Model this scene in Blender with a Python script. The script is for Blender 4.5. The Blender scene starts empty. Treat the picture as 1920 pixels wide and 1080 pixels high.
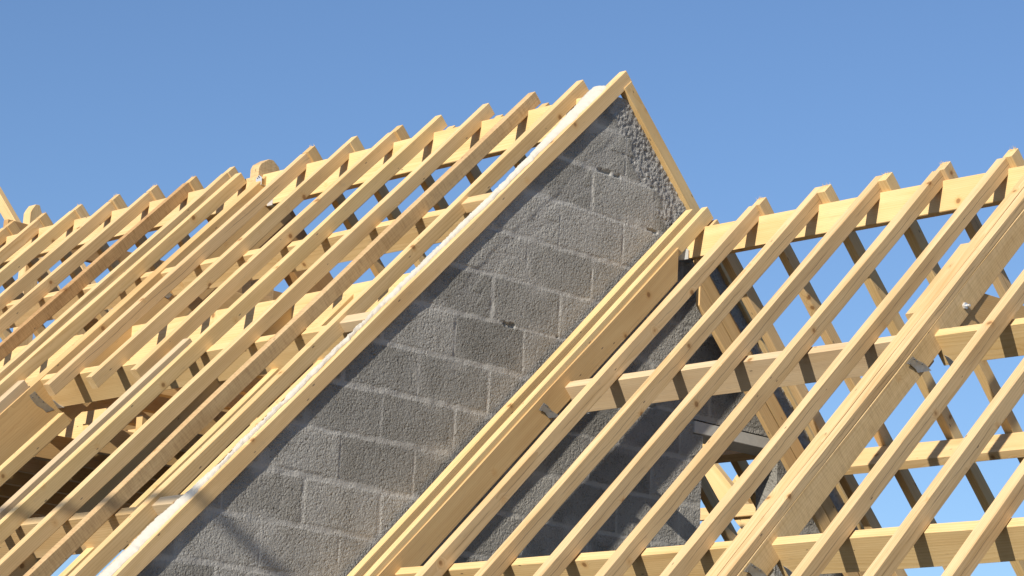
import bpy, bmesh, math, random
import numpy as np
from mathutils import Vector, Matrix

random.seed(7)
rng = np.random.default_rng(11)
scene = bpy.context.scene
COL = scene.collection
RT2 = math.sqrt(2.0)

# ------------------------------------------------------------------ tags
ORD = ['', 'first', 'second', 'third', 'fourth', 'fifth', 'sixth', 'seventh', 'eighth', 'ninth', 'tenth',
       'eleventh', 'twelfth', 'thirteenth', 'fourteenth', 'fifteenth', 'sixteenth', 'seventeenth', 'eighteenth']

def tag(o, label=None, cat=None, group=None, kind=None):
    if label: o['label'] = label
    if cat: o['category'] = cat
    if group: o['group'] = group
    if kind: o['kind'] = kind
    return o

def link(name, me, mat=None, parent=None, M=None):
    o = bpy.data.objects.new(name, me)
    COL.objects.link(o)
    if mat is not None and me is not None:
        me.materials.append(mat)
    if M is not None: o.matrix_world = M
    if parent is not None:
        o.parent = parent
        o.matrix_parent_inverse = Matrix.Identity(4)
        if M is not None:
            o.matrix_local = parent.matrix_basis.inverted() @ M
    return o

# ------------------------------------------------------------------ materials
class NT:
    def __init__(s, name):
        s.m = bpy.data.materials.new(name); s.m.use_nodes = True
        s.t = s.m.node_tree; s.n = s.t.nodes; s.l = s.t.links
        s.b = s.n['Principled BSDF']
    def new(s, typ, **kw):
        x = s.n.new(typ)
        for k, v in kw.items(): setattr(x, k, v)
        return x
    def put(s, sock, v):
        if isinstance(v, bpy.types.NodeSocket): s.l.new(v, sock)
        else: sock.default_value = v
    def math(s, op, a, b=0.0, c=None, clamp=False):
        x = s.new('ShaderNodeMath', operation=op, use_clamp=clamp)
        s.put(x.inputs[0], a); s.put(x.inputs[1], b)
        if c is not None: s.put(x.inputs[2], c)
        return x.outputs[0]
    def vmath(s, op, a, b):
        x = s.new('ShaderNodeVectorMath', operation=op)
        s.put(x.inputs[0], a); s.put(x.inputs[1], b)
        return x.outputs[0]
    def noise(s, vec, scale, detail=3.0, rough=0.55):
        x = s.new('ShaderNodeTexNoise')
        s.put(x.inputs['Vector'], vec); x.inputs['Scale'].default_value = scale
        x.inputs['Detail'].default_value = detail; x.inputs['Roughness'].default_value = rough
        return x.outputs[0]
    def ramp(s, v, pts):
        x = s.new('ShaderNodeValToRGB'); cr = x.color_ramp
        while len(cr.elements) < len(pts): cr.elements.new(0.5)
        for e, (p, c) in zip(cr.elements, pts):
            e.position = p; e.color = (c if len(c) == 4 else (*c, 1)) if isinstance(c, tuple) else (c, c, c, 1)
        s.put(x.inputs[0], v); return x.outputs[0]
    def mix(s, f, a, b, mode='MIX'):
        x = s.new('ShaderNodeMix', data_type='RGBA', blend_type=mode)
        s.put(x.inputs[0], f)
        s.put(x.inputs[6], a if isinstance(a, bpy.types.NodeSocket) else (*a, 1))
        s.put(x.inputs[7], b if isinstance(b, bpy.types.NodeSocket) else (*b, 1))
        return x.outputs[2]

def wood(name, light, dark, knot=(0.16, 0.07, 0.025), rings=0.55, rough_sawn=0.0, groove=0.0, grey=0.0, tintvar=0.35):
    t = NT(name)
    oi = t.new('ShaderNodeObjectInfo')
    rnd = oi.outputs['Random']
    tc = t.new('ShaderNodeTexCoord').outputs['Object']
    off = t.new('ShaderNodeCombineXYZ')
    t.put(off.inputs[0], t.math('MULTIPLY', rnd, 37.3))
    t.put(off.inputs[1], t.math('MULTIPLY_ADD', t.math('FRACT', t.math('MULTIPLY', rnd, 91.7)), 0.24, -0.12))
    t.put(off.inputs[2], t.math('MULTIPLY_ADD', t.math('FRACT', t.math('MULTIPLY', rnd, 53.3)), 0.30, -0.15))
    p = t.vmath('ADD', tc, off.outputs[0])
    # knots : sparse cells, stretched across the width
    vor = t.new('ShaderNodeTexVoronoi', feature='F1')
    pk = t.vmath('MULTIPLY', p, (1.0, 1.0, 1.0))
    t.put(vor.inputs['Vector'], pk); vor.inputs['Scale'].default_value = 6.4
    kd = t.math('DIVIDE', vor.outputs['Distance'], 1.0)
    # growth rings round a wandering pith
    lx = t.vmath('MULTIPLY', p, (1.1, 9.0, 9.0))
    warp = t.noise(lx, 1.0, 2.0)
    sep = t.new('ShaderNodeSeparateXYZ'); t.put(sep.inputs[0], p)
    kpush = t.math('MULTIPLY', t.math('POWER', t.math('SUBTRACT', 1.0, t.math('MULTIPLY', kd, 4.0), clamp=True), 2.0), 0.03)
    r = t.math('SQRT', t.math('ADD', t.math('POWER', sep.outputs[1], 2.0), t.math('POWER', sep.outputs[2], 2.0)))
    r = t.math('ADD', t.math('ADD', r, t.math('MULTIPLY', warp, 0.034)), kpush)
    ring = t.math('FRACT', t.math('MULTIPLY', r, 135.0))
    ring = t.math('POWER', ring, 2.2)
    fib = t.noise(t.vmath('MULTIPLY', p, (7.0, 260.0, 260.0)), 1.0, 2.0, 0.6)
    mid = t.noise(t.vmath('MULTIPLY', p, (2.2, 30.0, 30.0)), 1.0, 3.0, 0.55)
    big = t.noise(t.vmath('MULTIPLY', p, (1.6, 6.0, 6.0)), 1.0, 2.0, 0.5)
    f = t.math('ADD', t.math('MULTIPLY', ring, rings * 0.72), t.math('MULTIPLY', t.math('SUBTRACT', mid, 0.37), 1.35))
    f = t.math('ADD', f, t.math('MULTIPLY', t.math('SUBTRACT', fib, 0.5), 0.35), clamp=True)
    col = t.mix(f, light, dark)
    # per piece tint : yellow / pink / pale pieces
    r2 = t.math('FRACT', t.math('MULTIPLY', rnd, 17.13))
    tint = t.ramp(r2, [(0.0, (1.0, 0.97, 0.90)), (0.3, (0.93, 0.90, 0.82)), (0.55, (1.04, 0.99, 0.90)), (0.8, (1.0, 0.945, 0.86)), (1.0, (0.90, 0.86, 0.79))])
    col = t.mix(tintvar * 2.0 if tintvar < .5 else 1.0, col, t.mix(1.0, col, tint, 'MULTIPLY'))
    # broad stains and handling dirt
    st = t.math('MULTIPLY', t.math('SUBTRACT', big, 0.52, clamp=True), 2.4, clamp=True)
    col = t.mix(st, col, t.mix(1.0, col, (0.80, 0.70, 0.58), 'MULTIPLY'))
    dirt = t.noise(t.vmath('MULTIPLY', p, (14.0, 60.0, 60.0)), 1.0, 4.0, 0.65)
    dm = t.math('MULTIPLY', t.math('SUBTRACT', dirt, 0.60, clamp=True), 3.2, clamp=True)
    col = t.mix(t.math('MULTIPLY', dm, 0.55 + grey), col, (0.20, 0.155, 0.12))
    if grey > 0:
        gm = t.math('MULTIPLY', t.noise(t.vmath('MULTIPLY', p, (3.0, 40.0, 40.0)), 1.0, 3.0), grey * 1.5, clamp=True)
        col = t.mix(gm, col, (0.52, 0.45, 0.36))
    # knot core
    kn = t.noise(p, 60.0, 2.0)
    kk = t.math('SUBTRACT', 1.0, t.math('MULTIPLY', t.math('ADD', kd, t.math('MULTIPLY', kn, 0.03)), 9.6), clamp=True)
    kk = t.math('MULTIPLY', kk, 3.0, clamp=True)
    halo = t.math('MULTIPLY', t.math('SUBTRACT', 1.0, t.math('MULTIPLY', kd, 6.0), clamp=True), 0.8)
    col = t.mix(halo, col, t.mix(1.0, col, (0.86, 0.66, 0.40), 'MULTIPLY'))
    col = t.mix(t.math('MULTIPLY', kk, 0.68), col, knot)
    # little drying cracks / nail heads
    v2 = t.new('ShaderNodeTexVoronoi', feature='F1')
    t.put(v2.inputs['Vector'], t.vmath('MULTIPLY', p, (6.0, 22.0, 22.0))); v2.inputs['Scale'].default_value = 1.0
    nh = t.math('LESS_THAN', v2.outputs['Distance'], 0.052)
    col = t.mix(t.math('MULTIPLY', nh, 0.8), col, (0.06, 0.045, 0.035))
    h = t.math('ADD', t.math('MULTIPLY', ring, 0.25), t.math('MULTIPLY', fib, 0.6))
    if groove > 0:
        s2 = t.new('ShaderNodeSeparateXYZ'); t.put(s2.inputs[0], tc)
        w1 = t.math('MULTIPLY', t.math('SUBTRACT', t.noise(t.vmath('MULTIPLY', p, (3.2, 1.0, 1.0)), 1.0, 5.0), 0.5), 0.034)
        g = t.math('ABSOLUTE', t.math('ADD', s2.outputs[2], w1))
        br = t.math('MULTIPLY', t.math('SUBTRACT', t.noise(t.vmath('MULTIPLY', p, (3.3, 1.0, 1.0)), 1.0, 3.0), 0.40, clamp=True), 9.0, clamp=True)
        gm = t.math('MULTIPLY', t.math('LESS_THAN', g, 0.0016), br)
        col = t.mix(t.math('MULTIPLY', gm, 0.75 * groove), col, (0.05, 0.03, 0.015))
    if rough_sawn > 0:
        saw = t.noise(t.vmath('MULTIPLY', p, (120.0, 40.0, 18.0)), 1.0, 3.0, 0.7)
        col = t.mix(t.math('MULTIPLY', t.math('SUBTRACT', saw, 0.45, clamp=True), 2.2 * rough_sawn, clamp=True), col, t.mix(1.0, col, (0.45, 0.36, 0.28), 'MULTIPLY'))
        h = t.math('ADD', h, t.math('MULTIPLY', saw, 2.6 * rough_sawn))
    bump = t.new('ShaderNodeBump'); bump.inputs['Strength'].default_value = 0.45
    bump.inputs['Distance'].default_value = 0.0016
    t.put(bump.inputs['Height'], h)
    t.put(t.b.inputs['Normal'], bump.outputs[0])
    t.put(t.b.inputs['Base Color'], col)
    t.b.inputs['Roughness'].default_value = 0.62
    t.b.inputs['Specular IOR Level'].default_value = 0.28
    return t.m

FRESH = wood('pine_fresh', (0.66, 0.485, 0.272), (0.51, 0.335, 0.148), rings=0.8)
GROOVED = wood('pine_shaken', (0.645, 0.475, 0.276), (0.485, 0.322, 0.155), groove=0.65, rings=0.75)
BROAD = wood('pine_sawn_broad', (0.65, 0.485, 0.275), (0.51, 0.35, 0.165), rough_sawn=0.6, rings=0.9)
YELLOW = wood('pine_yellow', (0.68, 0.50, 0.262), (0.55, 0.37, 0.157), rings=0.75, tintvar=0.2)
SAWN = wood('pine_rough_sawn', (0.50, 0.325, 0.16), (0.33, 0.19, 0.078), rough_sawn=0.9)
SAWNPALE = wood('pine_sawn_pale', (0.61, 0.445, 0.25), (0.46, 0.30, 0.142), rough_sawn=0.75)
WEATHER = wood('pine_weathered', (0.60, 0.46, 0.285), (0.45, 0.315, 0.175), grey=0.22)
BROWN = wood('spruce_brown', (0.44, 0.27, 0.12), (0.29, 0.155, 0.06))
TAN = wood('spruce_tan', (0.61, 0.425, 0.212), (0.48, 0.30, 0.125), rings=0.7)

def concrete_wall_material():
    t = NT('block_wall')
    tc = t.new('ShaderNodeTexCoord').outputs['Object']
    def attr(n):
        a = t.new('ShaderNodeAttribute'); a.attribute_name = n; return a.outputs['Fac']
    mort, rough, tone = attr('mortar'), attr('rubble'), attr('tone')
    n1 = t.noise(tc, 6.0, 4.0); n2 = t.noise(tc, 150.0, 3.0, 0.7); n3 = t.noise(tc, 1.6, 3.0)
    n4 = t.noise(tc, 40.0, 3.0, 0.6)
    base = t.ramp(t.math('ADD', t.math('MULTIPLY', n1, 0.5), t.math('MULTIPLY', tone, 0.55)),
                  [(0.2, (0.228, 0.219, 0.198)), (0.5, (0.295, 0.284, 0.259)), (0.8, (0.37, 0.357, 0.328))])
    pit_shade = t.math('MULTIPLY', t.math('SUBTRACT', 0.46, n2, clamp=True), 5.0, clamp=True)  # shade inside the small cavities, put into the block colour
    base = t.mix(t.math('MULTIPLY', pit_shade, 0.55), base, t.mix(1.0, base, (0.35, 0.34, 0.33), 'MULTIPLY'))
    stain = t.math('MULTIPLY', t.math('SUBTRACT', n3, 0.54, clamp=True), 3.0, clamp=True)
    base = t.mix(t.math('MULTIPLY', stain, 0.5), base, t.mix(1.0, base, (0.93, 0.88, 0.80), 'MULTIPLY'))
    mc = t.mix(n4, (0.36, 0.346, 0.316), (0.47, 0.453, 0.418))
    base = t.mix(t.math('MULTIPLY', mort, t.math('ADD', 0.28, t.math('MULTIPLY', n1, 0.95), clamp=True)), base, mc)
    rc = t.mix(n2, (0.24, 0.23, 0.215), (0.43, 0.415, 0.39))
    base = t.mix(rough, base, rc)
    t.put(t.b.inputs['Base Color'], base)
    t.b.inputs['Roughness'].default_value = 0.95
    t.b.inputs['Specular IOR Level'].default_value = 0.1
    nz = t.new('ShaderNodeTexNoise'); t.put(nz.inputs['Vector'], tc); nz.inputs['Scale'].default_value = 70.0; nz.inputs['Detail'].default_value = 2.0
    jit = t.vmath('ADD', tc, t.vmath('MULTIPLY', t.vmath('SUBTRACT', nz.outputs[1], (0.5, 0.5, 0.5)), (0.014, 0.014, 0.014)))
    v = t.new('ShaderNodeTexVoronoi', feature='F1'); t.put(v.inputs['Vector'], jit); v.inputs['Scale'].default_value = 98.0
    v2 = t.new('ShaderNodeTexVoronoi', feature='F1'); t.put(v2.inputs['Vector'], jit); v2.inputs['Scale'].default_value = 52.0
    open_ = t.math('MULTIPLY', t.math('SUBTRACT', t.noise(tc, 9.0, 4.0, 0.6), 0.36, clamp=True), 4.0, clamp=True)
    smooth = t.math('SUBTRACT', 1.0, t.math('MULTIPLY', mort, 0.7))
    pit = t.math('MULTIPLY', t.math('SUBTRACT', 0.36, v2.outputs['Distance'], clamp=True), -3.2)
    h = t.math('ADD', t.math('MULTIPLY', v.outputs['Distance'], -0.8), t.math('MULTIPLY', n2, 1.3))
    h = t.math('ADD', h, pit)
    h = t.math('MULTIPLY', h, t.math('MULTIPLY', smooth, t.math('ADD', 0.35, t.math('MULTIPLY', open_, 0.65))))
    bump = t.new('ShaderNodeBump'); bump.inputs['Strength'].default_value = 1.0; bump.inputs['Distance'].default_value = 0.0072
    t.put(bump.inputs['Height'], h); t.put(t.b.inputs['Normal'], bump.outputs[0])
    return t.m

def simple(name, c, rough=0.8, metal=0.0, var=0.25, scale=20.0, bumpd=0.0):
    t = NT(name)
    tc = t.new('ShaderNodeTexCoord').outputs['Object']
    n = t.noise(tc, scale, 4.0, 0.6)
    a = tuple(x * (1 - var) for x in c); b = tuple(min(1, x * (1 + var)) for x in c)
    t.put(t.b.inputs['Base Color'], t.mix(n, a, b))
    t.b.inputs['Roughness'].default_value = rough; t.b.inputs['Metallic'].default_value = metal
    if bumpd > 0:
        bu = t.new('ShaderNodeBump'); bu.inputs['Distance'].default_value = bumpd; bu.inputs['Strength'].default_value = 0.8
        t.put(bu.inputs['Height'], t.noise(tc, scale * 4, 4.0, 0.7)); t.put(t.b.inputs['Normal'], bu.outputs[0])
    return t.m

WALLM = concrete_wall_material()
LINTELM = simple('cast_concrete', (0.52, 0.50, 0.455), 0.9, 0, 0.15, 30, 0.001)
MORTARM = simple('white_lime_mortar', (0.50, 0.465, 0.40), 0.95, 0, 0.07, 60, 0.0016)
STEEL = simple('galvanised_steel', (0.40, 0.42, 0.44), 0.42, 0.85, 0.35, 45, 0.0004)
STEELB = simple('zinc_bright', (0.72, 0.73, 0.74), 0.35, 0.6, 0.12, 60, 0.0)
STEELD = simple('nail_steel', (0.12, 0.12, 0.12), 0.5, 0.6, 0.2, 40, 0.0)
GROUNDM = simple('site_ground', (0.13, 0.11, 0.085), 0.95, 0, 0.35, 0.8, 0.02)

# ------------------------------------------------------------------ timbers
def timber_mesh(L, w, d, c=0.0022, warp=0.0025, ends=(None, None)):
    """box along local X (0..L), width w on Y, depth d on Z (centred); eased edges, a little bow and wander"""
    segs = max(2, min(26, int(L / 0.13)))
    ph = [random.uniform(0, 6.28) for _ in range(8)]
    am = [random.uniform(-1, 1) * warp * min(1, L / 2.0) for _ in range(2)]
    verts = []; faces = []
    hw, hd = w / 2, d / 2
    for i in range(segs + 1):
        u = i / segs; x = L * u
        oy = am[0] * math.sin(math.pi * u) ; oz = am[1] * math.sin(math.pi * u)
        wy = 0.0009 * math.sin(x * 5.1 + ph[0]); wz = 0.0009 * math.sin(x * 4.3 + ph[1])
        cc = [c * (1 + 0.6 * math.sin(x * (3.1 + k) + ph[2 + k])) for k in range(4)]
        a, b = hw + wy, hd + wz
        prof = [(-a + cc[0], -b), (a - cc[1], -b), (a, -b + cc[1]), (a, b - cc[2]), (a - cc[2], b), (-a + cc[3], b), (-a, b - cc[3]), (-a, -b + cc[0])]
        for (y, z) in prof:
            xx = x
            if i == 0 and ends[0]: xx = ends[0](y, z)
            if i == segs and ends[1]: xx = L + ends[1](y, z)
            verts.append((xx, y + oy, z + oz))
    for i in range(segs):
        for k in range(8):
            k2 = (k + 1) % 8
            faces.append((i * 8 + k, (i + 1) * 8 + k, (i + 1) * 8 + k2, i * 8 + k2))
    faces.append(tuple(range(8))); faces.append(tuple(segs * 8 + k for k in reversed(range(8))))
    me = bpy.data.meshes.new('timber'); me.from_pydata(verts, [], faces)
    me.validate(); me.update()
    bm = bmesh.new(); bm.from_mesh(me); bmesh.ops.recalc_face_normals(bm, faces=bm.faces); bm.to_mesh(me); bm.free()
    return me

def frame(A, B, up):
    X = (Vector(B) - Vector(A)); L = X.length; X.normalize()
    Z = Vector(up) - Vector(up).dot(X) * X; Z.normalize()
    Y = Z.cross(X)
    M = Matrix(((X.x, Y.x, Z.x, A[0]), (X.y, Y.y, Z.y, A[1]), (X.z, Y.z, Z.z, A[2]), (0, 0, 0, 1)))
    return M, L

def timber(name, A, B, w, d, up, mat, label, cat, group=None, parent=None, ends=(None, None), warp=0.0055, c=0.0022):
    w *= random.uniform(0.965, 1.035); d *= random.uniform(0.975, 1.025)
    M, L = frame(A, B, up)
    o = link(name, timber_mesh(L, w, d, c, warp, ends), mat, parent, M)
    if parent is None: tag(o, label, cat, group, 'thing')
    elif label: o['label'] = label
    return o

class Roof:
    def __init__(s, y, z):
        s.y, s.z = y, z
    def near(s, x, sl, dep):      # point sl down the near slope, dep below the top surface
        return (x, s.y - sl / RT2 + dep / RT2, s.z - sl / RT2 - dep / RT2)
    def far(s, x, sl, dep):
        return (x, s.y + sl / RT2 - dep / RT2, s.z - sl / RT2 - dep / RT2)
NN = (0, -1, 1); FN = (0, 1, 1)     # slope normals
LR = Roof(0.0, 0.013)
RR = Roof(0.4275, -0.5625)
RD = 0.063                          # rafter depth

def near_rafter(rf, x, w, s0, s1, mat, label, group, name='rafter', dep0=0.0, d=RD, **kw):
    return timber(name, rf.near(x + w / 2, s0, dep0 + d / 2), rf.near(x + w / 2, s1, dep0 + d / 2), w, d, NN, mat, label, 'rafter', group, **kw)
def far_rafter(rf, x, w, s0, s1, mat, label, group, name='rafter', dep0=0.0, d=RD, **kw):
    return timber(name, rf.far(x + w / 2, s0, dep0 + d / 2), rf.far(x + w / 2, s1, dep0 + d / 2), w, d, FN, mat, label, 'rafter', group, **kw)

def splinters(o, L0, w, d, n=7):
    """torn fibres standing on a sawn end, part of the rafter"""
    bm = bmesh.new()
    for _ in range(n):
        y = random.uniform(-w / 2, w / 2) * 0.9; z = random.uniform(0.2, 0.5) * d
        l = random.uniform(0.006, 0.017); r = random.uniform(0.0008, 0.0016)
        a = [bm.verts.new((L0 + 0.001, y - r, z)), bm.verts.new((L0 + 0.001, y + r, z)), bm.verts.new((L0 + 0.001, y, z - 2 * r))]
        t = bm.verts.new((L0 - l, y + random.uniform(-.004, .004), z + random.uniform(-.002, .008)))
        for i in range(3): bm.faces.new((a[i], a[(i + 1) % 3], t))
    me = bpy.data.meshes.new('torn_fibres'); bm.to_mesh(me); bm.free()
    c = link('torn_fibres', me, YELLOW, None)
    c.parent = o; c.matrix_parent_inverse = Matrix.Identity(4)
    return c

# ---- left (upper) roof -----------------------------------------------------
W = 0.044
GL = 'near-slope rafters of the upper left roof'
GLF = 'far-slope rafters of the upper left roof'
left_x = [-0.292, -0.603, -0.910, -1.238, -1.525, -1.853, -2.180, -2.655, -2.815, -3.14, -3.475, -3.81, -4.155, -4.49, -4.81, -5.14, -5.47]
left_mat = [FRESH, SAWNPALE, FRESH, YELLOW, FRESH, FRESH, GROOVED, YELLOW, FRESH, SAWN, FRESH, FRESH, YELLOW, FRESH, FRESH, FRESH, FRESH]
nx = len(left_x)
for i, x in enumerate(left_x):
    k = i + 1
    cut = k in (5, 6, 7)
    s1 = 2.075 if cut else 4.35
    over = k in (1, 2, 3, 4)         # near piece runs to the peak, else far piece does
    s0 = 0.0 if over else RD + random.uniform(-.001, .002)
    if k == 8: s0 = 0.11
    note = 'pine rafter'
    if k == 2: note = 'rough sawn mottled rafter'
    if k == 10: note = 'dark brown rough sawn rafter'
    if cut: note = 'short rafter cut above the opening'
    if k == 8: note = 'rafter ending left of king post top'
    lab = f'{ORD[k]} {note} from gable, near side of left roof'
    o = near_rafter(LR, x, W, s0, s1, left_mat[i], lab, GL)
    if k == 16 or k == 17: pass
    if k == 8: continue
    fx = x + (0.047 if over else random.uniform(0.004, 0.016))
    f0 = RD + random.uniform(0.0, 0.012) if over else random.uniform(-0.004, 0.003)
    lab = f'{ORD[k]} shaded rafter from the gable, far side of upper left roof'
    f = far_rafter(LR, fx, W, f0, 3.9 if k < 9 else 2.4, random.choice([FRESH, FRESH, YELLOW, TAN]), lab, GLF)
    if not over and random.random() < .8: splinters(f, 0.0, W, RD)

# weathered trimmer rafter beside the opening
near_rafter(LR, -1.345, 0.048, 1.87, 4.3, WEATHER, 'grey weathered trimmer rafter doubled beside the fourth rafter below the lower purlin', None, name='trimmer_rafter')
near_rafter(LR, -2.503, 0.048, 1.97, 4.3, WEATHER, 'grey weathered trimmer rafter left of the roof opening with scraped top', None, name='trimmer_rafter', dep0=0.012)

# verge rafters on the gable
v = near_rafter(LR, -0.0285, W, 0.0, 4.3, FRESH, 'pine verge rafter along the left slope of the block gable under white mortar', None, name='verge_rafter', dep0=0.0085, d=0.062, warp=0.0006)
far_rafter(LR, -0.024, W, 0.062, 4.0, YELLOW, 'pine verge rafter down the right slope of the block gable to the lower roof', None, name='verge_rafter', dep0=0.006, d=0.062, warp=0.0006)

def purlin_near(rf, name, x0, x1, sf, dep, b, h, mat, label, cat='purlin', **kw):
    s = sf - b / 2
    return timber(name, rf.near(x0, s, dep + h / 2), rf.near(x1, s, dep + h / 2), b, h, NN, mat, label, cat, **kw)
def purlin_far(rf, name, x0, x1, sf, dep, b, h, mat, label, cat='purlin', **kw):
    s = sf - b / 2
    return timber(name, rf.far(x0, s, dep + h / 2), rf.far(x1, s, dep + h / 2), b, h, FN, mat, label, cat, **kw)

T3 = -2.45      # right face of the left truss
PD = 0.064
purlin_near(LR, 'purlin', T3, -0.14, 0.990, PD, 0.046, 0.136, YELLOW, 'upper purlin under the left roof rafters between the king post and the gable')
purlin_near(LR, 'purlin', -5.9, -2.52, 0.990, PD, 0.046, 0.136, FRESH, 'upper purlin of the left roof running left from the king post truss')
purlin_near(LR, 'purlin', T3, -0.14, 1.902, PD, 0.046, 0.156, YELLOW, 'middle purlin of the left roof where three short rafters end')
purlin_near(LR, 'purlin', -5.9, -2.52, 1.902, PD, 0.046, 0.156, FRESH, 'middle purlin of the left roof left of the king post truss')
purlin_near(LR, 'purlin', -2.6, -0.14, 3.151, PD, 0.046, 0.172, FRESH, 'lowest purlin of the left roof at the bottom edge of the view')
def ridge(x0, x1, y, zt, zb, th, mat, label):
    return timber('ridge_beam', (x0, y + th / 2, (zt + zb) / 2), (x1, y + th / 2, (zt + zb) / 2), th, zt - zb, (0, 0, 1), mat, label, 'ridge beam', 'ridge beams')
ridge(-2.48, -0.12, -0.035, -0.085, -0.257, 0.05, YELLOW, 'pale ridge beam of the upper left roof between king post and gable')
ridge(-5.9, -2.55, -0.035, -0.085, -0.240, 0.05, FRESH, 'knotty ridge beam of the upper left roof left of the king post')
# noggings between first rafter and verge
for s, n in ((1.0, 'upper'), (1.915, 'middle'), (3.16, 'lowest')):
    timber('nogging', LR.near(-0.25, s, 0.045), LR.near(-0.017, s, 0.045), 0.056, 0.05, NN, WEATHER if n != 'upper' else FRESH,
           f'short {n} nogging between the gable verge and the first rafter', 'nogging', 'short noggings beside the gable verge')
# rim beam of the attic floor and what is inside the roof
timber('rim_beam', (-2.45, -0.775, -1.123), (-0.14, -0.775, -1.123), 0.05, 0.205, (0, 0, 1), YELLOW, 'wide sunlit yellow beam inside the left roof behind the rafters', 'beam', 'deep beams inside the left roof')
timber('rim_beam', (-5.6, -0.775, -1.123), (-2.60, -0.775, -1.123), 0.05, 0.205, (0, 0, 1), YELLOW, 'wide sunlit beam inside the left roof at the left edge', 'beam', 'deep beams inside the left roof')
lin = [(-0.533, 'first'), (-0.848, 'second'), (-1.268, 'third'), (-2.298, 'fourth')]
for x, n in lin:
    s0 = 1.325 if n != 'fourth' else 2.0
    near_rafter(LR, x - .022, 0.046, s0, 4.2, YELLOW, f'{n} inner lining rafter from the gable below the middle purlin', 'inner lining rafters below the left roof', name='lining_rafter', dep0=0.20, d=0.06)
for k in range(12):
    x = -0.75 - 0.40 * k
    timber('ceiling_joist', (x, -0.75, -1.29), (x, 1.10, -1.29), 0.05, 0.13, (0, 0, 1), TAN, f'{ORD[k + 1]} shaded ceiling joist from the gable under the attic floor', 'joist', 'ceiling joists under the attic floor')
for k in range(11):
    x = -1.15 - 0.42 * k
    timber('ceiling_joist', (x, -1.05, -1.61), (x, 0.55, -1.61), 0.045, 0.125, (0, 0, 1), TAN, f'{ORD[k + 1]} lower joist from the gable below the attic floor boards', 'joist', 'lower joists below the attic floor')
dk = bpy.data.objects.new('attic_floor', None); COL.objects.link(dk); dk.location = (-2.8, -0.2, -1.53)
tag(dk, 'dark underside of the attic floor boards inside the left roof', 'floor', None, 'thing')
for k in range(7):
    y = -0.66 + 0.15 * k
    timber('floor_board', (-5.7, y, -1.532), (-1.3 - 0.09 * (k % 3), y, -1.532), 0.147, 0.022, (0, 0, 1), FRESH, None, None, parent=dk)
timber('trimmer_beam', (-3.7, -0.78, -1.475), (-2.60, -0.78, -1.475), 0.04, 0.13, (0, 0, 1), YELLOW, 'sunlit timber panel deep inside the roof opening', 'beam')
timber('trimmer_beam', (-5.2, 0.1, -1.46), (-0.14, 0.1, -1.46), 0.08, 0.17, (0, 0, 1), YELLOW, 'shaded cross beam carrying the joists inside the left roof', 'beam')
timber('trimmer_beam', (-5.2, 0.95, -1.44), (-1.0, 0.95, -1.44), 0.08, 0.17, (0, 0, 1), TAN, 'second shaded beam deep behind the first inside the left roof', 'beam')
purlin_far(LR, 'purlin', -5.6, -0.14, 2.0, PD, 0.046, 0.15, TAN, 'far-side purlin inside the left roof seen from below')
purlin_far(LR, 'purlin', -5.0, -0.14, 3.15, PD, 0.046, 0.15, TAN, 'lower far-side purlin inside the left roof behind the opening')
# ---- left truss with king post
post = bpy.data.objects.new('king_post', None); COL.objects.link(post); post.location = (-2.515, 0.0, -1.1)
tag(post, 'king post with rounded top standing above the left ridge', 'post', None, 'thing')
def post_mesh(w, y0, y1, z0, ztop):
    ym = (y0 + y1) / 2
    prof = [(y0, z0), (y0, ztop - 0.060), (y0 + 0.012, ztop - 0.036), (ym - 0.016, ztop - 0.002), (ym + 0.016, ztop), (y1 - 0.022, ztop - 0.028), (y1, ztop - 0.075), (y1, z0)]
    bm = bmesh.new()
    a = [bm.verts.new((-w / 2, y, z)) for y, z in prof]; b = [bm.verts.new((w / 2, y, z)) for y, z in prof]
    bm.faces.new(a); bm.faces.new(list(reversed(b)))
    for i in range(len(prof)):
        j = (i + 1) % len(prof); bm.faces.new((a[i], b[i], b[j], a[j]))
    bmesh.ops.recalc_face_normals(bm, faces=bm.faces)
    bmesh.ops.bevel(bm, geom=[e for e in bm.edges], offset=0.0025, segments=1, affect='EDGES')
    # local X is the grain direction: stand the post up along X
    me = bpy.data.meshes.new('post_shaft')
    bmesh.ops.transform(bm, matrix=Matrix(((0, 0, 1, 0), (0, 1, 0, 0), (-1, 0, 0, 0), (0, 0, 0, 1))), verts=bm.verts)
    bm.to_mesh(me); bm.free(); return me
Mp = Matrix(((0, 0, -1, -2.515), (0, 1, 0, 0), (1, 0, 0, 0), (0, 0, 0, 1)))
link('shaft', post_mesh(0.068, -0.066, 0.088, -1.1, 0.004), SAWNPALE, post, Mp)
GT = 'principal rafters of the roof trusses'
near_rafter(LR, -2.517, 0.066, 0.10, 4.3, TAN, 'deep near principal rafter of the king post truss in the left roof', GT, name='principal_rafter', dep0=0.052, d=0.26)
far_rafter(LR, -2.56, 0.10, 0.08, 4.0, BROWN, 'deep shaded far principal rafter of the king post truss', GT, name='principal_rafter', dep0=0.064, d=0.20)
timber('brace', (-2.50, 0.02, -0.55), (-1.95, 0.02, -0.27), 0.05, 0.06, (0, 0, 1), SAWNPALE, 'slanting brace from the king post up to the left ridge', 'brace') if False else None
timber('collar_tie', (-2.48, -0.62, -0.80), (-2.48, 0.85, -0.80), 0.05, 0.14, (0, 0, 1), TAN, 'collar tie of the king post truss below the upper purlin', 'tie', 'collar ties')

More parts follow.
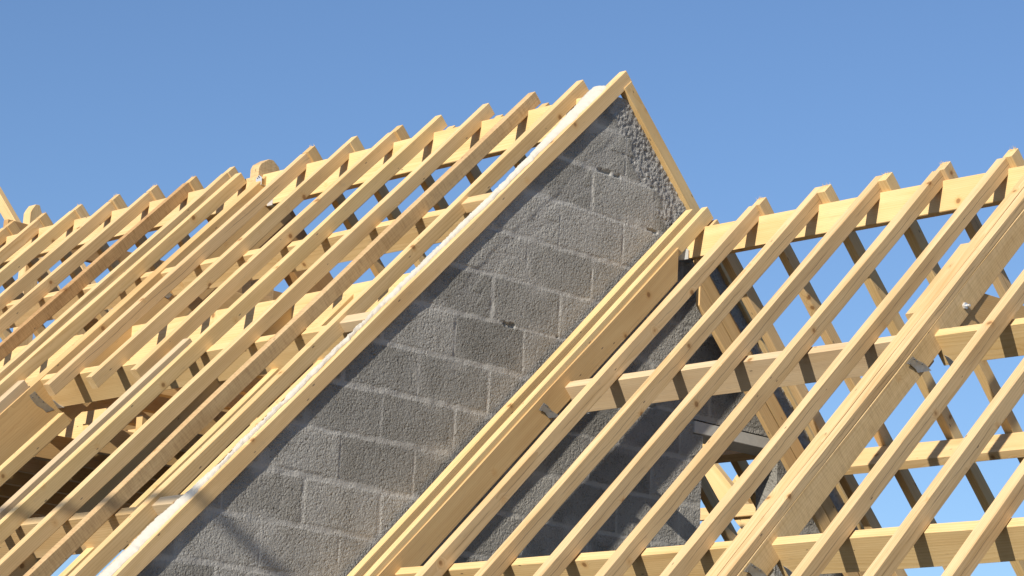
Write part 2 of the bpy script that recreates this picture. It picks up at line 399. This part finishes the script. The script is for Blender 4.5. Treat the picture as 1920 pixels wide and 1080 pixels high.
# ---- right (lower) roof ----------------------------------------------------
GR = 'near-slope rafters of the lower right roof'
GRF = 'far-slope rafters of the lower right roof'
WR = 0.045
right_x = [0.028, 0.124, 0.436, 0.778, 1.110, 1.440, 1.770, 1.993, 2.054, 2.392, 2.703, 3.028, 3.36, 3.69]
right_mat = [YELLOW, YELLOW, GROOVED, GROOVED, GROOVED, GROOVED, GROOVED, FRESH, GROOVED, GROOVED, GROOVED, GROOVED, FRESH, FRESH]
for i, x in enumerate(right_x):
    k = i + 1
    far_over = k not in (1, 2, 8, 9)
    s0 = (RD if far_over and k not in (4, 5) else 0.004) + random.uniform(-.002, .003)
    what = {1: 'rafter lying against the gable blocks', 2: 'rafter on top of the gable truss', 8: 'pale rafter left in the doubled truss pair', 9: 'rafter right in the doubled truss pair'}.get(k, 'split pine rafter')
    lab = f'{ORD[k]} {what}, near side of right roof'
    near_rafter(RR, x, {2: 0.036, 8: 0.057, 9: 0.040}.get(k, WR), s0, 3.5, right_mat[i], lab, GR, dep0={1: -0.013, 2: -0.009}.get(k, 0.0), d=0.036 if k in (8, 9) else RD, warp=0.0008 if k in (1, 2, 8, 9) else 0.0055)
    if k in (8,): continue
    fx = {1: 0.024, 2: 0.131, 9: 2.07}.get(k, x + 0.024 + random.uniform(-.006, .006))
    f0 = 0.0 if far_over else RD
    if k in (4, 5): fx = x + 0.046; f0 = -0.002
    if k == 1: f0 = 0.10
    lab = f'{ORD[k]} rafter from the gable on the far side of the lower right roof'
    f = far_rafter(RR, fx, WR, f0, 3.4 if k > 1 else 0.17, random.choice([FRESH, GROOVED, YELLOW]), lab, GRF)
    if far_over: splinters(f, 0.0, WR, RD, 10)
# splice board left of the truss pair
near_rafter(RR, 1.955, 0.05, 0.75, 1.235, FRESH, 'short pale splice board beside the doubled truss pair with notched lower end', None, name='splice_board', d=0.03)
PR = 0.068
T1, T2R = 0.169, 2.0965
purlin_near(RR, 'purlin', 0.125, 2.0, 1.305, PR, 0.0455, 0.138, WEATHER, 'greyish middle purlin of the right roof between gable and truss pair')
purlin_near(RR, 'purlin', 2.07, 4.0, 1.305, PR, 0.0455, 0.138, YELLOW, 'yellow middle purlin of the right roof right of the truss pair')
purlin_near(RR, 'purlin', 0.125, 2.0, 2.577, PR, 0.0455, 0.141, YELLOW, 'lowest purlin of the right roof between gable and truss pair')
purlin_near(RR, 'purlin', 2.07, 4.0, 2.577, PR, 0.0455, 0.141, YELLOW, 'lowest purlin of the right roof right of the truss pair')
ridge(0.045, 4.0, 0.405, -0.652, -0.788, 0.05, YELLOW, 'pale ridge beam of the lower right roof starting at the gable')
def sF(y, z): return ((y - RR.y) + (RR.z - z)) / RT2
sfar = sF(1.314, -1.538)
purlin_far(RR, 'purlin', 0.14, 4.0, sfar + 0.046, PR, 0.046, 0.142, FRESH, 'far-side purlin of the right roof with shadow bands across its pale face')
near_rafter(RR, 0.117, 0.051, 0.355, 3.45, TAN, 'deep near principal rafter of the truss beside the gable wall', GT, name='principal_rafter', dep0=0.019, d=0.109, ends=(lambda y, z: -z, None), warp=0.0008)
PC = (lambda y, z: -z, None)
far_rafter(RR, 0.108, 0.024, 0.275, 3.3, TAN, 'inner plank of the far principal rafter beside the gable', GT, name='principal_rafter', dep0=0.247, d=0.073, ends=PC)
far_rafter(RR, 0.100, 0.030, 0.20, 3.3, TAN, 'outer plank of the far principal rafter beside the gable', GT, name='principal_rafter', dep0=0.172, d=0.072, ends=PC)
far_rafter(RR, 0.08, 0.025, 0.15, 3.3, TAN, 'shaded far principal rafter top against the gable rubble edge', GT, name='principal_rafter', dep0=0.138, d=0.033, ends=PC)
near_rafter(RR, 1.996, 0.1005, 0.05, 3.45, BROAD, 'deep rough principal rafter under the doubled truss pair of the right roof', GT, name='principal_rafter', dep0=0.0365, d=0.097, warp=0.0004)
far_rafter(RR, 2.0, 0.10, 0.10, 3.3, TAN, 'deep far principal rafter of the right roof truss', GT, name='principal_rafter', dep0=0.064, d=0.128)
tie = timber('collar_tie', (2.062, -0.290, -1.386), (2.062, 1.28, -1.386), 0.05, 0.152, (0, 0, 1), TAN, ends=(lambda y, z: z, None), label= 'brown bolted collar tie of the right roof truss', cat='tie', group='collar ties')
bm = bmesh.new()
bmesh.ops.create_cone(bm, cap_ends=True, segments=6, radius1=0.014, radius2=0.014, depth=0.018)
bmesh.ops.bevel(bm, geom=bm.edges[:], offset=0.0015, segments=1, affect='EDGES')
bmesh.ops.transform(bm, matrix=Matrix.Rotation(math.pi / 2, 4, 'Y'), verts=bm.verts)
bmesh.ops.create_cone(bm, cap_ends=True, segments=16, radius1=0.006, radius2=0.005, depth=0.034, matrix=Matrix.Translation((0.008, 0, 0)) @ Matrix.Rotation(math.pi / 2, 4, 'Y'))
me = bpy.data.meshes.new('bolt_head'); bm.to_mesh(me); bm.free()
link('bolt_head', me, STEELB, tie, Matrix.Translation((2.095, -0.262, -1.386)))

# ---- joist hangers ---------------------------------------------------------
def plate(name, pts, thick, M, mat, parent=None, bend=0.0):
    bm = bmesh.new()
    a = [bm.verts.new((p[0], p[1], 0)) for p in pts]; b = [bm.verts.new((p[0], p[1], thick)) for p in pts]
    bm.faces.new(list(reversed(a))); bm.faces.new(b)
    for i in range(len(pts)):
        j = (i + 1) % len(pts); bm.faces.new((a[i], a[j], b[j], b[i]))
    bmesh.ops.recalc_face_normals(bm, faces=bm.faces)
    me = bpy.data.meshes.new(name); bm.to_mesh(me); bm.free()
    return link(name, me, mat, parent, M)
def nails(parent, pts, M):
    for p in pts:
        bm = bmesh.new()
        bmesh.ops.create_cone(bm, cap_ends=True, segments=8, radius1=0.0035, radius2=0.0022, depth=0.003, matrix=Matrix.Translation((p[0], p[1], 0.0045)))
        me = bpy.data.meshes.new('nail_head'); bm.to_mesh(me); bm.free()
        link('nail_head', me, STEELD, parent, M)
HG = 'steel joist hangers'
def hanger(x, poly, dots, label):
    """galvanised hanger: a bent flange nailed to the +x face of a principal and a cheek turned back under the purlin end"""
    root = bpy.data.objects.new('joist_hanger', None); COL.objects.link(root)
    cy = sum(p[0] for p in poly) / len(poly); cz = sum(p[1] for p in poly) / len(poly)
    root.location = (x, cy, cz)
    tag(root, label, 'joist hanger', HG, 'thing')
    M = Matrix(((0, 0, 1, x), (1, 0, 0, cy), (0, 1, 0, cz), (0, 0, 0, 1)))
    plate('flange', [(a - cy, b - cz) for a, b in poly], 0.0025, M, STEEL, root)
    nails(root, [(a - cy, b - cz) for a, b in dots], M)
    return root
def saddle(root, x, rf, s_front, dep_bot):
    P = Vector(rf.near(x, s_front, dep_bot)); u = Vector((0, -1, -1)).normalized(); n = Vector((0, 1, -1)).normalized()
    def fr(X, Y, Z, o): return Matrix(((X.x, Y.x, Z.x, o.x), (X.y, Y.y, Z.y, o.y), (X.z, Y.z, Z.z, o.z), (0, 0, 0, 1)))
    plate('saddle', [(0, 0), (.05, 0), (.05, .05), (0, .05)], 0.0022, fr(Vector((1, 0, 0)), -u, n, P + n * 0.001 + u * 0.002), STEEL, root)
    plate('cheek', [(0.0, -.05), (.014, -.038), (.026, -.016), (.05, .003), (0, .003)], 0.0022, fr(Vector((1, 0, 0)), n, u, P + u * 0.001), STEEL, root)
PA = [(-0.6, -1.6571), (-0.5734, -1.6207), (-0.5545, -1.627), (-0.5267, -1.6471), (-0.4834, -1.659), (-0.4934, -1.6701), (-0.5404, -1.6814), (-0.5629, -1.6605)]
PB = [(-0.6212, -1.6719), (-0.5847, -1.6387), (-0.5578, -1.6474), (-0.5146, -1.6532), (-0.471, -1.6725), (-0.5512, -1.6948), (-0.5676, -1.6826), (-0.5945, -1.6739)]
PL = [(-1.4947, -2.5446), (-1.4593, -2.51), (-1.4405, -2.5168), (-1.4028, -2.5274), (-1.3739, -2.5453), (-1.392, -2.5596), (-1.4432, -2.5596), (-1.4623, -2.5467)]
PM = [(-1.3545, -1.458), (-1.3271, -1.4323), (-1.3052, -1.4498), (-1.2676, -1.4732), (-1.209, -1.5018), (-1.2525, -1.5215), (-1.274, -1.5081), (-1.3103, -1.4971), (-1.3429, -1.4729)]
PU = [(-0.6453, -0.838), (-0.6113, -0.808), (-0.5728, -0.824), (-0.599, -0.8509), (-0.6202, -0.8432)]
def dots(P, n=4):
    c = (sum(p[0] for p in P) / len(P), sum(p[1] for p in P) / len(P))
    return [(p[0] * .7 + c[0] * .3, p[1] * .7 + c[1] * .3) for p in P[:n]]
h = hanger(T1 + .002, PA, dots(PA), 'steel joist hanger on the gable truss carrying the middle purlin'); saddle(h, T1, RR, 1.305, PR + 0.139)
h = hanger(T2R + .004, PB, dots(PB), 'steel joist hanger on the truss pair under the yellow middle purlin'); saddle(h, T2R, RR, 1.305, PR + 0.139)
h = hanger(T2R + .004, PL, dots(PL), 'steel joist hanger on the truss pair carrying the lowest purlin'); saddle(h, T2R, RR, 2.577, PR + 0.142)
h = hanger(T3 + .002, PM, dots(PM), 'dark steel joist hanger at the left end of the middle purlin'); saddle(h, T3, LR, 1.902, PD + 0.157)
hanger(T3 + .002, PU, dots(PU), 'small steel joist hanger under the upper purlin on the left truss')
def ridge_hanger(x, y, zb, w, h, label):
    root = bpy.data.objects.new('joist_hanger', None); COL.objects.link(root); root.location = (x, y, zb)
    tag(root, label, 'joist hanger', HG, 'thing')
    M = Matrix(((1, 0, 0, x), (0, 0, -1, y - .001), (0, 1, 0, zb), (0, 0, 0, 1)))
    plate('cheek', [(0, -.003), (w, -.003), (w, h * .72), (w * .5, h), (0, h * .72)], 0.0022, M, STEELB, root)
    nails(root, [(w * .3, h * .7), (w * .6, h * .75), (w * .45, h * .85)], M)
    M3 = Matrix(((1, 0, 0, x), (0, 1, 0, y - .003), (0, 0, 1, zb - .004), (0, 0, 0, 1)))
    plate('saddle', [(0, 0), (w, 0), (w, .058), (0, .058)], 0.0022, M3, STEEL, root)
ridge_hanger(0.012, 0.400, -0.789, 0.062, 0.056, 'bright steel hanger under the ridge beam end at the gable truss')
ridge_hanger(-2.425, -0.037, -0.259, 0.042, 0.06, 'bright steel hanger under the upper ridge beam beside the king post')
ridge_hanger(-2.49, -0.068, -0.150, 0.045, 0.05, 'small perforated steel plate on the king post below its rounded top')

# ------------------------------------------------------------------ gable wall
def vnoise(y, z, sc, seed):
    r = np.random.default_rng(seed); G = r.random((64, 64))
    a, b = y * sc + 100.37, z * sc + 100.11
    i, j = np.floor(a).astype(int), np.floor(b).astype(int); fa, fb = a - i, b - j
    fa = fa * fa * (3 - 2 * fa); fb = fb * fb * (3 - 2 * fb)
    g = lambda p, q: G[p % 64, q % 64]
    return (g(i, j) * (1 - fa) + g(i + 1, j) * fa) * (1 - fb) + (g(i, j + 1) * (1 - fa) + g(i + 1, j + 1) * fa) * fb
def sstep(a, b, x):
    t = np.clip((x - a) / (b - a), 0, 1); return t * t * (3 - 2 * t)

Z0 = -0.48; HC = 0.2
rowoff = {-2: 0.25, -1: 0.044, 0: 0.240, 1: 0.04, 2: 0.262, 3: 0.063, 4: 0.260, 5: 0.066, 6: 0.284, 7: 0.072, 8: 0.301, 9: 0.098, 10: 0.29, 11: 0.08}
OP = (0.622, 1.15, -1.556, -2.7)      # window opening y0,y1,top,bottom
def gable():
    st = 0.006
    ys = np.arange(-2.82, 2.10, st); zs = np.arange(-2.82, -0.10, st)
    Y, Zg = np.meshgrid(ys, zs, indexing='ij')
    yj = Y + 0.004 * (vnoise(Y, Zg, 9, 3) - .5); zj = Zg + 0.012 * (vnoise(Y, Zg, 3.5, 5) - .5) + 0.005 * (vnoise(Y, Zg, 21, 6) - .5)
    row = np.floor((Z0 - zj) / HC).astype(int)          # row k spans Z0-k*HC .. Z0-(k+1)*HC
    fz = (Z0 - zj) / HC - row
    dbed = np.minimum(fz, 1 - fz) * HC
    off = np.vectorize(lambda k: rowoff.get(int(k), 0.1))(np.clip(row, -2, 11))
    fy = ((yj + 0.010 * (vnoise(row * 3.7, Zg * 0.4, 1.0, 8) - .5) - off) / 0.4)
    fcol = np.floor(fy); ff = fy - fcol
    dver = np.minimum(ff, 1 - ff) * 0.4
    # each joint has its own width and cleanliness
    wb = 0.006 + 0.011 * vnoise(Y, np.round((Z0 - zj) / HC) * 5.3, 2.3, 12)
    jid = np.round(fy) * 7.13 + row * 3.31
    wv = 0.003 + 0.009 * (np.sin(jid * 12.9898) * 43758.5453 % 1.0) ** 1.3
    mb = 1 - sstep(wb * 0.75, wb * 1.15, dbed); mv = 1 - sstep(wv * 0.7, wv * 1.2, dver)
    smear = sstep(0.50, 0.80, vnoise(Y, Zg, 7, 15)) * (1 - sstep(0.02, 0.055, np.minimum(dbed, dver * 1.2)))
    mort = np.clip(np.maximum(np.maximum(mb, mv * 0.9), smear * 0.5), 0, 1)
    tone = (np.sin((fcol * 5.17 + row * 9.73) * 12.9898) * 43758.5453) % 1.0
    # rubble mortar bands under both verges
    dn = (Y - Zg - 0.085) / RT2; df = (-Y - Zg - 0.085) / RT2      # depth below the two slopes
    wavy = 0.05 * (vnoise(Y, Zg, 5.0, 21) - .5) + 0.03 * (vnoise(Y, Zg, 14, 22) - .5)
    stairs = 0.035 * ((fz > 0.45) * 1.0)
    bandf = 1 - sstep(0.105, 0.12, df + wavy - stairs)
    bandn = (1 - sstep(0.165, 0.175, dn + wavy * 1.2 - stairs * 1.4)) * sstep(-1.25, -1.05, Zg + 0.2 * vnoise(Y, Zg, 4, 24)) * sstep(0.12, 0.14, dn + wavy)
    low = (Zg < -0.95) & (Y > 0)
    rub = np.clip(np.maximum(bandf * np.where(Y > -0.12, 1, 0), 0.40 * bandn), 0, 1)
    # pebbles : cell noise splat
    peb = np.zeros_like(Y)
    idx = np.argwhere(rub > 0.6)
    r2 = np.random.default_rng(5)
    pick = idx[r2.random(len(idx)) < 0.22]
    for (i, j) in pick:
        R = r2.uniform(0.005, 0.009); nR = int(R / st) + 1
        i0, i1, j0, j1 = max(0, i - nR), min(len(ys), i + nR + 1), max(0, j - nR), min(len(zs), j + nR + 1)
        dd = (Y[i0:i1, j0:j1] - ys[i]) ** 2 + (Zg[i0:i1, j0:j1] - zs[j]) ** 2
        hgt = np.sqrt(np.clip(R * R - dd, 0, None)) * 0.75
        peb[i0:i1, j0:j1] = np.maximum(peb[i0:i1, j0:j1], hgt)
    H = 0.0009 * (vnoise(Y, Zg, 55, 31) - .5) + 0.0012 * (vnoise(Y, Zg, 160, 32) - .5) + 0.0022 * (vnoise(Y, Zg, 4, 33) - .5)
    blockface = (tone - 0.5) * 0.0022
    mh = -0.0036 + 0.0045 * vnoise(Y, Zg, 24, 34) + 0.0012 * (vnoise(Y, Zg, 80, 35) - .5)
    crack = (vnoise(Y, np.round((Z0 - zj) / HC) * 3.1, 7.0, 41) > 0.80) & (dbed < 0.010 * vnoise(Y, Zg, 60, 43)) & (Zg > -1.6)
    H = (H + blockface) * (1 - mort) + mh * mort
    H = np.where(crack, H - 0.014, H)
    H = H * (1 - rub) + (0.8 * peb - 0.005 + 0.006 * (vnoise(Y, Zg, 12, 36) - .5)) * rub
    edge = 0.018 * (1 - sstep(0.0, 0.012, np.abs(rub - 0.5))) * 0.4
    H = H - edge
    # lumps of squeezed mortar and a plaster ledge near the near verge
    keep = (Zg < Y - 0.035) & (Zg < -Y - 0.035) & (Zg < -0.118 + 0.012 * (vnoise(Y, Zg, 40, 50) - .5))
    keep &= ~((Y > OP[0]) & (Y < OP[1]) & (Zg < OP[2]) & (Zg > OP[3]))
    keep &= ~((Y > OP[0] - 0.07) & (Y < OP[1] + 0.07) & (Zg < OP[2] + 0.058) & (Zg >= OP[2]))
    X = H
    n0, n1 = Y.shape
    ids = np.arange(n0 * n1).reshape(n0, n1)
    kq = keep[:-1, :-1] & keep[1:, :-1] & keep[1:, 1:] & keep[:-1, 1:]
    quads = np.stack([ids[:-1, :-1][kq], ids[1:, :-1][kq], ids[1:, 1:][kq], ids[:-1, 1:][kq]], 1)
    used = np.unique(quads); remap = np.full(n0 * n1, -1); remap[used] = np.arange(len(used))
    quads = remap[quads]
    co = np.stack([X.ravel()[used], Y.ravel()[used], Zg.ravel()[used]], 1)
    me = bpy.data.meshes.new('gable_face')
    me.vertices.add(len(co)); me.vertices.foreach_set('co', co.ravel())
    me.loops.add(quads.size); me.loops.foreach_set('vertex_index', quads.ravel())
    me.polygons.add(len(quads)); me.polygons.foreach_set('loop_start', np.arange(0, quads.size, 4)); me.polygons.foreach_set('loop_total', np.full(len(quads), 4))
    me.polygons.foreach_set('use_smooth', np.ones(len(quads), bool))
    me.update(calc_edges=True)
    for nm, arr in (('mortar', mort), ('rubble', rub), ('tone', tone)):
        at = me.attributes.new(nm, 'FLOAT', 'POINT'); at.data.foreach_set('value', arr.ravel()[used].astype(np.float32))
    return me
wall = bpy.data.objects.new('gable_wall', None); COL.objects.link(wall); wall.location = (0, 0, -5.1)
tag(wall, 'grey concrete block gable wall with pointed top between the two roofs', 'wall', None, 'thing')
bpy.context.view_layer.update()
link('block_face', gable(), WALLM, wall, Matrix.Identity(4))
def prism_x(name, poly, x0, x1, mat, parent):
    bm = bmesh.new()
    a = [bm.verts.new((x0, y, z)) for y, z in poly]; b = [bm.verts.new((x1, y, z)) for y, z in poly]
    bm.faces.new(a); bm.faces.new(list(reversed(b)))
    for i in range(len(poly)):
        j = (i + 1) % len(poly); bm.faces.new((a[i], b[i], b[j], a[j]))
    bmesh.ops.recalc_face_normals(bm, faces=bm.faces)
    me = bpy.data.meshes.new(name); bm.to_mesh(me); bm.free()
    return link(name, me, mat, parent, Matrix.Identity(4))
# body of the wall behind the face (four convex pieces round the opening), then the part down to the ground
XB0, XB1 = -0.13, -0.021
y0, y1, zt, zb = OP
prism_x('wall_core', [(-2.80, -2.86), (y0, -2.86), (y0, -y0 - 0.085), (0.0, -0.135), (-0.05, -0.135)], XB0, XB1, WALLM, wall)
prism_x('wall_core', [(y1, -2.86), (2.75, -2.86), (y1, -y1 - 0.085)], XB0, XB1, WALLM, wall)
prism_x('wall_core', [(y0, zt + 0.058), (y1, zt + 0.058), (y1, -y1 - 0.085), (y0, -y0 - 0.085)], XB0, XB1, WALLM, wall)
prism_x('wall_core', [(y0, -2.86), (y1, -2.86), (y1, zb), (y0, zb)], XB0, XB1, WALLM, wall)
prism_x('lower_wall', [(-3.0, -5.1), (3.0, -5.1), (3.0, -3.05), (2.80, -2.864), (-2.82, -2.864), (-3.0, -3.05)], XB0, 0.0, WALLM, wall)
def rbox(name, lo, hi, mat, parent, bev=0.003):
    bm = bmesh.new()
    bmesh.ops.create_cube(bm, size=1.0, matrix=Matrix.Translation([(a + b) / 2 for a, b in zip(lo, hi)]) @ Matrix.Diagonal([b - a for a, b in zip(lo, hi)] + [1]))
    if bev: bmesh.ops.bevel(bm, geom=bm.edges[:], offset=bev, segments=2, affect='EDGES')
    me = bpy.data.meshes.new(name); bm.to_mesh(me); bm.free()
    return link(name, me, mat, parent, Matrix.Identity(4))
rbox('lintel', (-0.16, y0 - 0.068, zt), (0.004, y1 + 0.068, zt + 0.056), LINTELM, wall)
# reveals of the opening
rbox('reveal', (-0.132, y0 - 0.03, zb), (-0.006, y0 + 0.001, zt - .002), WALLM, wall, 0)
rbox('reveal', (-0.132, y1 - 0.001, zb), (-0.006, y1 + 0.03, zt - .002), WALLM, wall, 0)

# white mortar bedding along the verge, ragged on its inner side
def mortar_strip():
    bm = bmesh.new(); nS = 560
    R1 = np.random.default_rng(3)
    a1 = R1.normal(0, 1, nS); a1 = np.convolve(a1, np.ones(5) / 5, 'same'); a2 = np.convolve(R1.normal(0, 1, nS), np.ones(23) / 23, 'same')
    key_s = [0.08, 0.2, 0.35, 0.55, 0.78, 1.1, 1.9, 2.3, 2.75, 3.0, 3.08, 3.3, 3.7, 4.25]
    key_w = [-0.085, -0.100, -0.088, -0.066, -0.043, -0.036, -0.027, -0.026, -0.026, -0.026, -0.036, -0.076, -0.062, -0.058]
    cols = 9; g = []
    for i in range(nS):
        s = 0.14 + (4.25 - 0.14) * i / (nS - 1)
        xi = np.interp(s, key_s, key_w) + 0.0065 * a1[i] + 0.010 * a2[i]
        xo = np.interp(s, [0, 1.0, 1.6, 2.9, 3.1, 4.3], [-.002, -.006, -.013, -.013, -.004, -.002]) + 0.018 * a2[(i * 3) % nS]
        rowv = []
        for k in range(cols):
            f = k / (cols - 1); x = xi * (1 - f) + xo * f
            hgt = 0.003 + 0.0012 * R1.normal() + 0.006 * math.sin(math.pi * min(1, f * 1.3)) * (1 if x < -0.02 else 0.25)
            if k == 0: hgt = -0.075
            if k == cols - 1: hgt = -0.0085 + 0.001
            p = LR.near(x, s + 0.001 * R1.normal(), -hgt)
            rowv.append(bm.verts.new(p))
        g.append(rowv)
    for i in range(nS - 1):
        for k in range(cols - 1): bm.faces.new((g[i][k], g[i + 1][k], g[i + 1][k + 1], g[i][k + 1]))
    bmesh.ops.recalc_face_normals(bm, faces=bm.faces)
    for f in bm.faces: f.smooth = True
    me = bpy.data.meshes.new('mortar_bedding'); bm.to_mesh(me); bm.free(); return me
mb = link('mortar_bedding', mortar_strip(), MORTARM, None, Matrix.Identity(4))
tag(mb, 'ragged white mortar bedding along the top of the gable verge rafter', 'mortar', None, 'thing')

# ------------------------------------------------------------------ house walls below the frame
def block_box(name, lo, hi, label):
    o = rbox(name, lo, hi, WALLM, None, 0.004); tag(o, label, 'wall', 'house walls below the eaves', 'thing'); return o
block_box('block_wall', (-6.6, -3.00, -5.1), (-0.135, -2.86, -3.16), 'block wall below the eaves of the left roof')
block_box('block_wall', (-6.6, 2.86, -5.1), (-0.135, 3.00, -3.16), 'rear block wall below the left roof')
block_box('block_wall', (0.005, -1.98, -5.1), (4.4, -1.84, -3.20), 'block wall below the eaves of the right roof')
block_box('block_wall', (0.005, 2.74, -5.1), (4.4, 2.88, -3.20), 'rear block wall below the right roof')

# ------------------------------------------------------------------ wings behind
GW = 'rafters of the crossing wing behind the left roof'
def wing_pair(name, y, xr, zr, L1, L2, w, d, lab, grp, mat=FRESH):
    u = Vector((1, 0, -1)).normalized(); n = Vector((1, 0, 1)).normalized()
    A = Vector((xr, y, zr)) - n * d / 2
    if L1 > 0: timber(name, A, A + u * L1, w, d, n, mat, lab + ' falling right', 'rafter', grp)
    u2 = Vector((-1, 0, -1)).normalized(); n2 = Vector((-1, 0, 1)).normalized()
    A2 = Vector((xr, y, zr)) - n2 * d / 2 + u2 * d
    if L2 > 0: timber(name, A2, A2 + u2 * L2, w, d, n2, mat, lab + ' falling left', 'rafter', grp)
for k in range(8):
    y = 0.98 + 0.34 * k
    zr = 0.95 if k == 0 else 0.22
    zl = -y * 0.98
    wing_pair('rafter', y, -5.76 - zr, zr, (zr - zl) * RT2 - 0.05, 0.0, 0.045, 0.075, f'{ORD[k + 1]} sunlit rafter of the wing behind the left roof', GW)
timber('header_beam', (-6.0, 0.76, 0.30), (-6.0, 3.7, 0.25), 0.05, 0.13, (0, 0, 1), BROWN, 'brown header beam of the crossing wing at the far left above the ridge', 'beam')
pp = bpy.data.objects.new('corner_post', None); COL.objects.link(pp); pp.location = (-6.0, 0.90, -1.0)
tag(pp, 'small pale post with pointed top beyond the ridge at the far left', 'post', None, 'thing')
link('shaft', post_mesh(0.075, -0.05, 0.05, -1.0, 0.50), FRESH, pp, Matrix(((0, 0, -1, -6.0), (0, 1, 0, 0.96), (1, 0, 0, 0), (0, 0, 0, 1))))
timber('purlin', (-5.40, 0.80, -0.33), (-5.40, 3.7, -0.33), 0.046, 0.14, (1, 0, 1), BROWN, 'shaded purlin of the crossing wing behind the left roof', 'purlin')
for k in range(3):
    y = 3.20 + 0.33 * k
    wing_pair('rafter', y, -2.255, -1.075, 1.95, 1.95, 0.05, 0.115, f'{ORD[k + 1]} rafter of the rear dormer seen through the gable opening', 'rafters of the rear dormer', YELLOW)
timber('ridge_beam', (-2.255, 3.25, -1.29), (-2.255, 4.1, -1.29), 0.045, 0.12, (0, 0, 1), TAN, 'short ridge beam of the rear dormer behind the gable opening', 'ridge beam', 'ridge beams')
timber('collar_tie', (-2.75, 3.16, -1.42), (-1.75, 3.16, -1.42), 0.03, 0.07, (0, 0, 1), FRESH, 'small pale collar tie of the rear dormer behind the gable opening', 'tie', 'collar ties')
block_box('block_wall', (-1.02, 3.01, -5.1), (-0.88, 4.3, -2.56), 'right side block wall of the rear dormer')
block_box('block_wall', (-3.64, 3.01, -5.1), (-3.50, 4.3, -2.56), 'left side block wall of the rear dormer')

# overhead cable strung across the plot on the sunny side (out of the picture; its soft shadow crosses the roof)
SD = Vector((0.24, -1.0, 0.475)).normalized()
e1 = SD.cross(Vector((0, 0, 1))).normalized(); e2 = e1.cross(SD)
path = []
for i in range(41):
    k = 0.36 + 8.2 * i / 40
    path.append(e1 * k + e2 * (-2.962 + 0.115 * (k - 0.36) + 0.06 * min(1, (k - 0.36) * 5) + 0.004 * (k - 0.5) ** 2 - 0.035) + SD * 8.8)
ends = [path[0], path[-1]]
bm = bmesh.new(); prev = None
for q in path:
    ring = [bm.verts.new(q + 0.025 * (e2 * math.cos(a) + SD * math.sin(a))) for a in [0.785 * m for m in range(8)]]
    if prev:
        for m in range(8): bm.faces.new((prev[m], prev[(m + 1) % 8], ring[(m + 1) % 8], ring[m]))
    prev = ring
me = bpy.data.meshes.new('overhead_cable'); bm.to_mesh(me); bm.free()
tag(link('overhead_cable', me, STEELD), 'dark overhead cable between two poles in front of the house', 'cable', None, 'thing')
for q, nm in zip(ends, ('near', 'far')):
    bm = bmesh.new()
    bmesh.ops.create_cone(bm, cap_ends=True, segments=18, radius1=0.06, radius2=0.03, depth=q.z + 5.1, matrix=Matrix.Translation((q.x, q.y, (q.z - 5.1) / 2)))
    bmesh.ops.create_cone(bm, cap_ends=True, segments=12, radius1=0.034, radius2=0.034, depth=0.05, matrix=Matrix.Translation((q.x, q.y, q.z - 0.04)))
    me = bpy.data.meshes.new('utility_pole'); bm.to_mesh(me); bm.free()
    tag(link('utility_pole', me, BROWN), f'slim wooden utility pole at the {nm} end of the overhead cable', 'utility pole', 'utility poles', 'thing')

# ------------------------------------------------------------------ ground, sky, sun, camera
bm = bmesh.new(); bmesh.ops.create_grid(bm, x_segments=40, y_segments=40, size=600)
for vv in bm.verts: vv.co.z = -5.1
me = bpy.data.meshes.new('ground'); bm.to_mesh(me); bm.free()
tag(link('ground', me, GROUNDM), 'bare earth of the building site around the house', 'ground', None, 'structure')

S = Vector((0.24, -1.0, 0.475)).normalized()
sun = bpy.data.lights.new('sun', 'SUN'); sun.energy = 5.0; sun.angle = math.radians(0.5); sun.color = (1.0, 0.93, 0.81)
so = bpy.data.objects.new('sun', sun); COL.objects.link(so)
so.rotation_euler = S.to_track_quat('Z', 'Y').to_euler()
world = bpy.data.worlds.new('World'); scene.world = world; world.use_nodes = True
nt = world.node_tree; bg = nt.nodes['Background']
sky = nt.nodes.new('ShaderNodeTexSky'); sky.sky_type = 'NISHITA'; sky.sun_disc = False
sky.sun_elevation = math.asin(S.z); sky.sun_rotation = math.atan2(S.x, S.y)
sky.air_density = 1.0; sky.dust_density = 0.2; sky.ozone_density = 4.2
mx = nt.nodes.new('ShaderNodeMix'); mx.data_type = 'RGBA'; mx.blend_type = 'MULTIPLY'; mx.inputs[0].default_value = 1.0
mx.inputs[7].default_value = (0.955, 0.985, 1.075, 1)
nt.links.new(sky.outputs[0], mx.inputs[6]); nt.links.new(mx.outputs[2], bg.inputs[0]); bg.inputs[1].default_value = 0.087

cam = bpy.data.cameras.new('camera'); cam.sensor_width = 36.0; cam.lens = 5195.722 / 1920 * 36.0; cam.clip_end = 3000; cam.clip_start = 0.1
co = bpy.data.objects.new('camera', cam); COL.objects.link(co)
r, u, d = Vector((0.7011698, 0.7113723, 0.0480658)), Vector((0.1256931, -0.1896856, 0.9737662)), Vector((-0.7018277, 0.6767339, 0.2224165))
co.matrix_world = Matrix(((r.x, u.x, -d.x, 8.267180), (r.y, u.y, -d.y, -8.595935), (r.z, u.z, -d.z, -3.736305), (0, 0, 0, 1)))
scene.camera = co
scene.view_settings.view_transform = 'Standard'; scene.view_settings.look = 'None'
scene.view_settings.gamma = 1.0; scene.view_settings.exposure = 0.42
